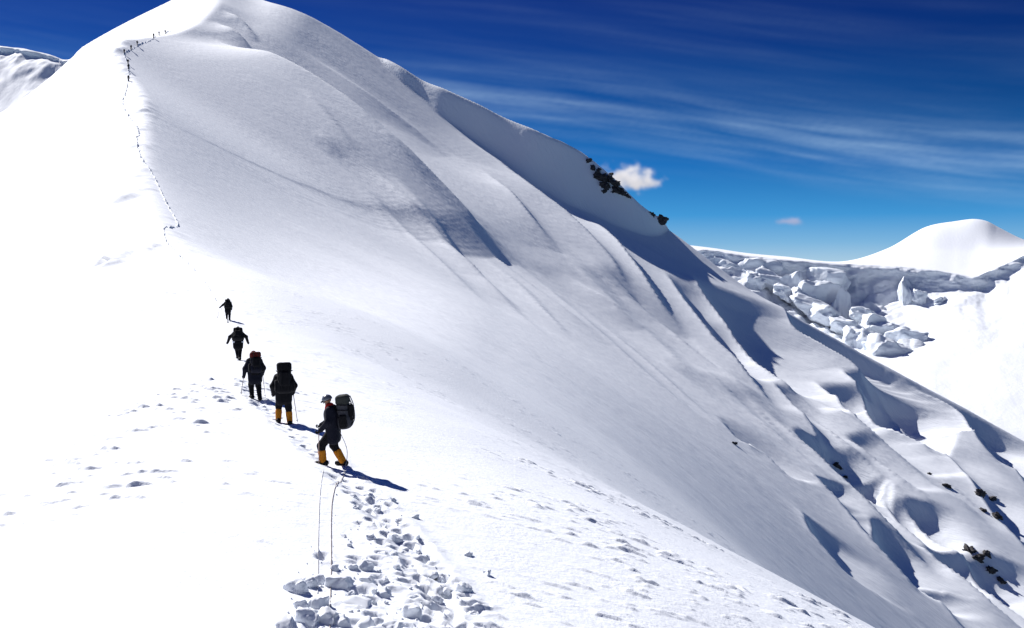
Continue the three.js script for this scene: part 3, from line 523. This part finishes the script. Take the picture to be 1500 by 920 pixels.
function person(o) {
  const foot = hit(o.at[0], o.at[1], (x, z) => height(x, z)), G = group('person'), cy = Math.cos(o.yaw), sy = Math.sin(o.yaw);
  G.position.set(foot.x, height(foot.x, foot.z) - 0.02, foot.z); G.rotation.y = o.yaw; tag(G, o.label, 'person', o.set);
  const ground = (x, z) => height(G.position.x + x * cy + z * sy, G.position.z - x * sy + z * cy) - G.position.y;
  const lean = o.lean ?? 0.2, ax = V(0, Math.cos(lean), Math.sin(lean)), hipY = o.hipY ?? 0.93, P = V(0, hipY, -0.02), C = P.clone().addScaledVector(ax, 0.36), K = P.clone().addScaledVector(ax, 0.53), H = K.clone().add(V(0, 0.165, 0.05 + 0.3 * lean));
  const S = s => P.clone().addScaledVector(ax, 0.475).add(V(s * 0.18, 0, 0));
  const J = {};
  for (const [k, s] of [['L', 1], ['R', -1]]) {
    const [fx, fz, lift = 0] = o.feet[k], hip = V(s * 0.09, hipY - 0.02, -0.02), gy = ground(fx, fz) + lift, ankle = V(fx, gy + 0.09, fz), dist = hip.distanceTo(ankle), bend = Math.sqrt(Math.max(0.0016, 0.432 * 0.432 - Math.min(0.43, dist / 2) ** 2));
    J[k] = { hip, ankle, knee: hip.clone().lerp(ankle, 0.5).add(V(s * 0.01, 0, bend)), toe: V(fx + s * 0.03, gy + 0.045, fz + 0.16), heel: V(fx, gy + 0.05, fz - 0.06), sh: S(s), el: V(...o.arms[k][0]), ha: V(...o.arms[k][1]) };
  }
  const limbs = (r0, r1, r2, kk, a, b, c) => ['L', 'R'].flatMap(k => [cap(J[k][a], J[k][b], r0, r1), cap(J[k][b], J[k][c], r1 * 0.95, r2)]);
  const box = [-0.75, -0.35, -0.6], top = [0.75, 1.95, 0.8];
  // body under the clothes: one surface, with the head
  const bodyF = join([cap(V(-0.07, P.y, P.z), V(-0.08, C.y, C.z), 0.09, 0.10), cap(V(0.07, P.y, P.z), V(0.08, C.y, C.z), 0.09, 0.10), cap(S(-1), S(1), 0.055, 0.055), cap(K, H, 0.05, 0.05), ...limbs(0.075, 0.05, 0.035, 0, 'hip', 'knee', 'ankle'), ...limbs(0.045, 0.038, 0.028, 0, 'sh', 'el', 'ha'), cap(J.L.heel, J.L.toe, 0.035, 0.03), cap(J.R.heel, J.R.toe, 0.035, 0.03)], 0.03);
  const headQ = new THREE.Quaternion().setFromEuler(new THREE.Euler(o.nod ?? 0.25, o.turn ?? 0, 0, 'YXZ')), hm = new THREE.Matrix4().compose(H, headQ, V(1, 1, 1));
  mesh('body', mergeGeometries([nets(bodyF, box, top, 0.026), headShape.clone().applyMatrix4(hm)]), M.skin, G);
  const torso = [cap(V(-0.085, P.y - 0.22, P.z), V(-0.095, C.y, C.z), 0.165, 0.18), cap(V(0.085, P.y - 0.22, P.z), V(0.095, C.y, C.z), 0.165, 0.18), cap(S(-1), S(1), 0.105, 0.105), cap(C, K, 0.14, 0.085)];
  const wrinkle = (f, s) => (x, y, z) => f(x, y, z) + 0.005 * noise3(x * 16 + s, y * 22, z * 16);
  mesh('jacket', nets(wrinkle(join([...torso, ...limbs(0.1, 0.085, 0.062, 0, 'sh', 'el', 'ha')], 0.05), 1), box, top, 0.02), o.jacket ?? M.black, G);
  mesh('trousers', nets(wrinkle(join([cap(V(-0.07, P.y, P.z), V(0.07, P.y, P.z), 0.115, 0.115), ...limbs(0.13, 0.105, 0.078, 0, 'hip', 'knee', 'ankle')], 0.04), 5), box, top, 0.02), o.trousers ?? M.black, G);
  for (const k of ['L', 'R']) {
    const j = J[k], mid = j.knee.clone().lerp(j.ankle, 0.4), low = j.knee.clone().lerp(j.ankle, 0.97), around = (p, q, m) => [[Math.min(p.x, q.x) - m, Math.min(p.y, q.y) - m, Math.min(p.z, q.z) - m], [Math.max(p.x, q.x) + m, Math.max(p.y, q.y) + m, Math.max(p.z, q.z) + m]];
    if (o.gaiters) mesh('gaiter', nets(wrinkle(cap(mid, low, 0.102, 0.088), 8), ...around(mid, low, 0.14), 0.014), o.gaiters, G);
    mesh('boot', nets(join([cap(j.heel, j.toe, 0.068, 0.058), cap(j.heel, j.ankle, 0.072, 0.076)], 0.03), ...around(j.heel, j.toe.clone().setY(j.ankle.y), 0.16), 0.014), M.boot, G);
    const g = mesh('glove', gloveShape, o.glove ?? M.black, G); g.position.copy(j.ha); g.quaternion.setFromUnitVectors(V(0, -1, 0), j.ha.clone().sub(j.el).normalize()); if (k === 'R') g.scale.x = -1;
  }
  const onHead = (name, geo, mat, parent = G) => { if (parent === G) geo.applyMatrix4(hm); else geo.applyMatrix4(hm); return mesh(name, geo, mat, parent); };
  if (o.head === 'helmet') {
    const sh = new THREE.SphereGeometry(1, 28, 14, 0, Math.PI * 2, 0, Math.PI * 0.56); sh.scale(0.108, 0.118, 0.132); sh.translate(0, 0.035, -0.006); const h = onHead('helmet', sh, M.shell);
    const rim = new THREE.TorusGeometry(1, 0.06, 8, 32); rim.rotateX(Math.PI / 2); rim.scale(0.104, 0.1, 0.128); rim.translate(0, 0.014, -0.004); onHead('rim', rim, M.black, h);
    const vis = new THREE.CylinderGeometry(0.118, 0.128, 0.03, 20, 1, false, -0.9, 1.8); vis.rotateX(0.15); vis.translate(0, 0.045, 0.045); onHead('peak', vis, M.black, h);
    const go = nets(join([egg(V(0.035, 0.008, 0.085), 0.042, 0.03, 0.028), egg(V(-0.035, 0.008, 0.085), 0.042, 0.03, 0.028)], 0.02), [-0.1, -0.04, 0.03], [0.1, 0.06, 0.14], 0.008); onHead('goggles', go, M.lens);
  } else {
    const hoodF = join([egg(V(0, 0.04, -0.02), 0.098, 0.104, 0.115), cap(V(0, -0.03, -0.05), V(0, -0.13, -0.05), 0.075, 0.085)], 0.04), open = egg(V(0, -0.02, 0.12), 0.065, 0.1, 0.075);
    onHead(o.head === 'hat' ? 'hat' : 'hood', nets((x, y, z) => Math.max(hoodF(x, y, z), -open(x, y, z)), [-0.15, -0.26, -0.2], [0.15, 0.19, 0.15], 0.012), o.headCloth ?? M.black);
  }
  if (o.collar) { const cf = join([cap(K.clone().add(V(-0.05, 0.02, 0.03)), K.clone().add(V(0.05, 0.02, 0.03)), 0.1, 0.1), cap(K.clone().add(V(0, 0, 0.06)), C.clone().add(V(0, 0.05, 0.13)), 0.085, 0.06)], 0.03); mesh('collar', nets(wrinkle(cf, 3), [-0.3, C.y - 0.2, C.z - 0.3], [0.3, H.y + 0.1, H.z + 0.3], 0.014), o.collar, G); }
  if (o.sash) mesh('waist_belt', nets((x, y, z) => Math.max(join(torso, 0.05)(x, y, z) - 0.012, Math.abs(y - P.y - 0.02) - 0.045), box, top, 0.02), o.sash, G);
  G.updateMatrixWorld(true);
  return { G, J, P, ax, lean, K, world: v => G.localToWorld(v.clone()) };
}

function backpack(who, o) {
  const B = group('backpack'), h = o.h, w = o.w, d = o.d; tag(B, o.label, 'backpack', 'backpacks worn by the climbers');
  const origin = who.P.clone().addScaledVector(who.ax, -0.02); B.position.copy(who.world(origin)); B.quaternion.setFromEuler(new THREE.Euler(0, who.G.rotation.y, 0)).multiply(new THREE.Quaternion().setFromEuler(new THREE.Euler(who.lean + (o.tip ?? 0), 0, 0)));
  const zc = -0.145 - d / 2, bulge = f => (x, y, z) => f(x, y, z) + 0.010 * noise3(x * 9 + h * 7, y * 8, z * 9);
  mesh('pack_bag', nets(bulge(join([rbox(V(0, h * 0.42, zc), w / 2, h * 0.42, d / 2, 0.125), rbox(V(0, h * 0.2, zc - 0.01), w / 2 + 0.02, h * 0.2, d / 2 + 0.01, 0.1)], 0.05)), [-w, -0.1, zc - d], [w, h + 0.2, zc + d], 0.018), o.cloth, B);
  mesh('pack_lid', nets(bulge(rbox(V(0, h * 0.86, zc - 0.012), w / 2 + 0.008, h * 0.15, d / 2 + 0.012, 0.085)), [-w, h * 0.6, zc - d], [w, h * 1.2, zc + d], 0.016), o.lid ?? o.cloth, B);
  mesh('front_pocket', nets(bulge(rbox(V(0, h * 0.46, zc - d / 2 - 0.03), w * 0.36, h * 0.24, 0.06, 0.05)), [-w, 0, zc - d], [w, h, zc], 0.016), o.trim, B);
  for (const s of [-1, 1]) {
    mesh('side_pocket', nets(bulge(rbox(V(s * (w / 2 + 0.03), h * 0.24, zc), 0.05, h * 0.2, d * 0.33, 0.045)), [s > 0 ? 0 : -w, -0.05, zc - d], [s > 0 ? w : 0, h * 0.7, zc + d], 0.016), o.trim, B);
    const strap = (pts, r) => new THREE.TubeGeometry(new THREE.CatmullRomCurve3(pts.map(p => V(...p))), 20, r, 6);
    mesh('shoulder_strap', strap([[s * 0.09, 0.52, -0.16], [s * 0.11, 0.60, -0.02], [s * 0.12, 0.50, 0.13], [s * 0.15, 0.30, 0.15], [s * 0.17, 0.12, 0.05], [s * 0.15, 0.08, -0.14]], 0.022), M.black, B);
    for (const yy of [0.58, 0.74]) mesh('compression_strap', strap([[s * (w / 2 - 0.02), h * yy, zc + d / 2], [s * (w / 2 + 0.022), h * yy, zc + d * 0.2], [s * (w / 2 + 0.022), h * yy - 0.02, zc - d * 0.25], [s * (w / 2 - 0.04), h * yy - 0.03, zc - d / 2 - 0.02]], 0.011), M.black, B);
    mesh('lid_strap', strap([[s * w * 0.22, h * 0.95, zc - d / 2 - 0.035], [s * w * 0.23, h * 0.7, zc - d / 2 - 0.09], [s * w * 0.22, h * 0.25, zc - d / 2 - 0.08], [s * w * 0.2, 0.06, zc - d / 2 - 0.01]], 0.012), M.black, B);
  }
  const belt = new THREE.TorusGeometry(0.195, 0.026, 8, 28, Math.PI * 1.5); belt.rotateX(Math.PI / 2); belt.rotateY(-Math.PI * 0.25 + Math.PI); belt.scale(1, 1.3, 0.78); belt.translate(0, 0.06, 0); mesh('hip_belt', belt, M.black, B);
  return B;
}

function pole(top, foot, label, name = 'trekking_pole') {
  const T = group(name), d = foot.clone().sub(top), L = d.length(); tag(T, label, 'pole', 'poles held by the climbers');
  T.position.copy(foot); T.quaternion.setFromUnitVectors(V(0, 1, 0), d.clone().normalize().negate());
  const cyl = (r0, r1, y0, y1, n = 10) => { const g = new THREE.CylinderGeometry(r1, r0, y1 - y0, n); g.translate(0, (y0 + y1) / 2, 0); return g; };
  mesh('shaft', mergeGeometries([cyl(0.009, 0.010, 0.02, L * 0.5), cyl(0.011, 0.011, L * 0.5, L - 0.02)]), M.alloy, T);
  mesh('grip', mergeGeometries([cyl(0.016, 0.019, L - 0.04, L + 0.07), cyl(0.021, 0.014, L + 0.0701, L + 0.095)]), M.cork, T);
  mesh('tip', cyl(0.003, 0.008, -0.05, 0.02, 6), M.steel, T);
  const k = new THREE.TorusGeometry(0.035, 0.006, 6, 18); k.rotateX(Math.PI / 2); k.translate(0, 0.055, 0); mesh('basket', mergeGeometries([k, cyl(0.034, 0.012, 0.052, 0.062, 12)]), M.black, T);
  return T;
}
const planted = (p, dx, dz) => V(p.x + dx, height(p.x + dx, p.z + dz) + 0.03, p.z + dz);

// rear climber, in profile, turned to the left with the big grey pack
const team = 'climbers in the roped group';
const c1 = person({ at: [488, 683], yaw: -1.62, lean: 0.12, nod: 0.42, turn: 0.1, head: 'helmet', collar: M.red, jacket: M.navy, gaiters: M.amber, set: team,
  feet: { L: [0.12, 0.22], R: [-0.12, -0.22] }, arms: { L: [[0.29, 1.14, 0.06], [0.24, 0.94, 0.25]], R: [[-0.27, 1.16, 0.08], [-0.2, 1.0, 0.33]] }, hipY: 0.94, label: 'climber in dark grey helmet, red collar and orange gaiters, last of the roped group' });
backpack(c1, { h: 0.82, w: 0.38, d: 0.30, cloth: M.grey, trim: M.black, lid: M.drab, label: 'grey backpack with black straps on the climber with the grey helmet' });
pole(c1.world(V(0.25, 0.9, 0.29)), planted(c1.world(V(0.24, 0, 0.30)), 0, 0), 'thin pole planted by the climber with the grey helmet');
// next up: seen from behind, tall pack, orange gaiters
const c2 = person({ at: [416, 619], yaw: -2.85, lean: 0.14, nod: 0.3, jacket: M.black, gaiters: M.amber, set: team, feet: { L: [0.16, 0.05], R: [-0.17, -0.03] }, arms: { L: [[0.33, 1.14, -0.02], [0.30, 0.90, 0.12]], R: [[-0.33, 1.14, -0.02], [-0.29, 0.92, 0.12]] }, label: 'black clad climber with orange gaiters seen from behind, next above the grey helmet' });
backpack(c2, { h: 0.92, w: 0.42, d: 0.30, cloth: M.black, trim: M.black, lid: M.black, label: 'tall black backpack on the climber with feet apart and orange gaiters' });
pole(c2.world(V(-0.30, 0.86, 0.14)), planted(c2.world(V(-0.40, 0, -0.05)), 0, 0), 'pole beside the climber with the tall black pack');
// third: red cap, two poles
const c3 = person({ at: [374, 585], yaw: -2.75, lean: 0.34, nod: 0.3, headCloth: M.maroon, jacket: M.navy, set: team, feet: { L: [0.10, 0.10], R: [-0.13, -0.16, 0.03] }, arms: { L: [[0.34, 1.12, 0.08], [0.36, 0.88, 0.16]], R: [[-0.32, 1.12, 0.1], [-0.30, 0.9, 0.24]] }, label: 'climber with dark red hood between two poles, middle of the roped group' });
backpack(c3, { h: 0.74, w: 0.38, d: 0.26, cloth: M.navy, trim: M.black, lid: M.maroon, label: 'navy backpack with dark red lid on the middle climber' });
pole(c3.world(V(0.37, 0.86, 0.18)), planted(c3.world(V(0.50, 0, 0.0)), 0, 0), 'pole in the left hand of the climber with the dark red hood'); pole(c3.world(V(-0.31, 0.88, 0.26)), planted(c3.world(V(-0.38, 0, 0.15)), 0, 0), 'pole in the right hand of the climber with the dark red hood');
// fourth: bent forward, arms out, pale belt
const c4 = person({ at: [349, 527], yaw: -2.9, lean: 0.5, nod: 0.2, hipY: 0.9, jacket: M.black, sash: M.white, set: team, feet: { L: [0.03, 0.14], R: [-0.07, -0.16] }, arms: { L: [[0.40, 1.16, 0.2], [0.50, 0.90, 0.30]], R: [[-0.40, 1.16, 0.2], [-0.48, 0.88, 0.30]] }, label: 'climber stooping with arms spread and a pale belt, second from the front' });
backpack(c4, { h: 0.66, w: 0.44, d: 0.28, cloth: M.black, trim: M.black, lid: M.black, label: 'wide black backpack on the stooping climber' });
// leader: one arm out with a pole
const c5 = person({ at: [334, 469], yaw: -2.95, lean: 0.25, jacket: M.black, set: team, feet: { L: [0.10, 0.08], R: [-0.12, -0.08] }, arms: { L: [[0.40, 1.22, 0.1], [0.60, 1.05, 0.2]], R: [[-0.28, 1.12, 0.06], [-0.26, 0.9, 0.2]] }, label: 'leading climber with left arm held out to one side' });
backpack(c5, { h: 0.70, w: 0.40, d: 0.28, cloth: M.black, trim: M.black, lid: M.black, label: 'rounded black backpack on the leading climber' });
pole(c5.world(V(0.62, 1.02, 0.24)), planted(c5.world(V(0.85, 0, 0.5)), 0, 0), 'pole held out by the leading climber');

// far climbers near the summit shoulder: too small to show parts
{
  const far = [0, 1].map(v => nets(join([cap(V(-0.1, 0, -0.12 + 0.1 * v), V(-0.09, 0.85, 0), 0.085, 0.11), cap(V(0.1, 0, 0.12), V(0.09, 0.85, 0), 0.085, 0.11), cap(V(0, 0.9, 0), V(0, 1.35, 0.1), 0.17, 0.18), cap(V(-0.2, 1.4, 0.1), V(0.2, 1.4, 0.1), 0.09, 0.09), egg(V(0, 1.66, 0.16), 0.11, 0.14, 0.13), cap(V(0.22, 1.38, 0.1), V(0.3, 1.0, 0.3), 0.08, 0.06), cap(V(-0.22, 1.38, 0.1), V(-0.3, 1.0, 0.25 - 0.1 * v), 0.08, 0.06), rbox(V(0, 1.3, -0.18), 0.2, 0.36, 0.16, 0.1)], 0.05), [-0.6, -0.2, -0.6], [0.6, 2, 0.7], 0.05));
  [[188, 119, 1], [188, 102, 1], [187.5, 95, 0], [182, 79.5, 0], [192, 73.5, 1], [201, 67, 0], [225, 56, 1], [233, 52, 1], [242, 50, 0]].forEach(([x, y, v], i) => {
    const p = hit(x, y, surface), o = mesh(numbered('person'), far[v], M.black, scene); o.position.set(p.x, p.y + 0.05, p.z); o.scale.setScalar(1.12); o.rotation.y = 3.3 + 0.3 * Math.sin(i * 2.1);
    tag(o, i < 3 ? 'tiny dark climber on the track running straight up below the shoulder' : 'tiny dark climber on the slanting track along the summit shoulder', 'person', i < 3 ? 'far climbers below the shoulder' : 'far climbers along the shoulder');
  });
}

// ropes lying on the snow behind the last climber
function rope(start, line, r, mat, label) {
  const pts = [...start]; const P = new THREE.CatmullRomCurve3(line.map(([x, y]) => hit(x, y, (a, b) => height(a, b)))), n = 60;
  for (let i = 0; i <= n; i++) { const p = P.getPointAt(i / n); pts.push(V(p.x, height(p.x, p.z) + r + 0.004, p.z)); }
  tag(mesh(numbered('rope'), new THREE.TubeGeometry(new THREE.CatmullRomCurve3(pts), 260, r, 6), mat, scene), label, 'rope');
}
rope([c1.world(V(0, 0.9, -0.16)), c1.world(V(0.0, 0.45, -0.34))], [[503, 697], [492, 712], [487, 732], [485, 760], [485, 800], [485, 835], [484, 870], [483, 925]], 0.008, M.rope, 'grey brown rope trailing from the last climber over the snow');
rope([], [[474, 690], [469, 720], [467, 760], [466, 800], [466, 842], [465, 870]], 0.006, M.paleRope, 'thin pale rope lying beside the grey brown rope');

renderer.render(scene, camera);
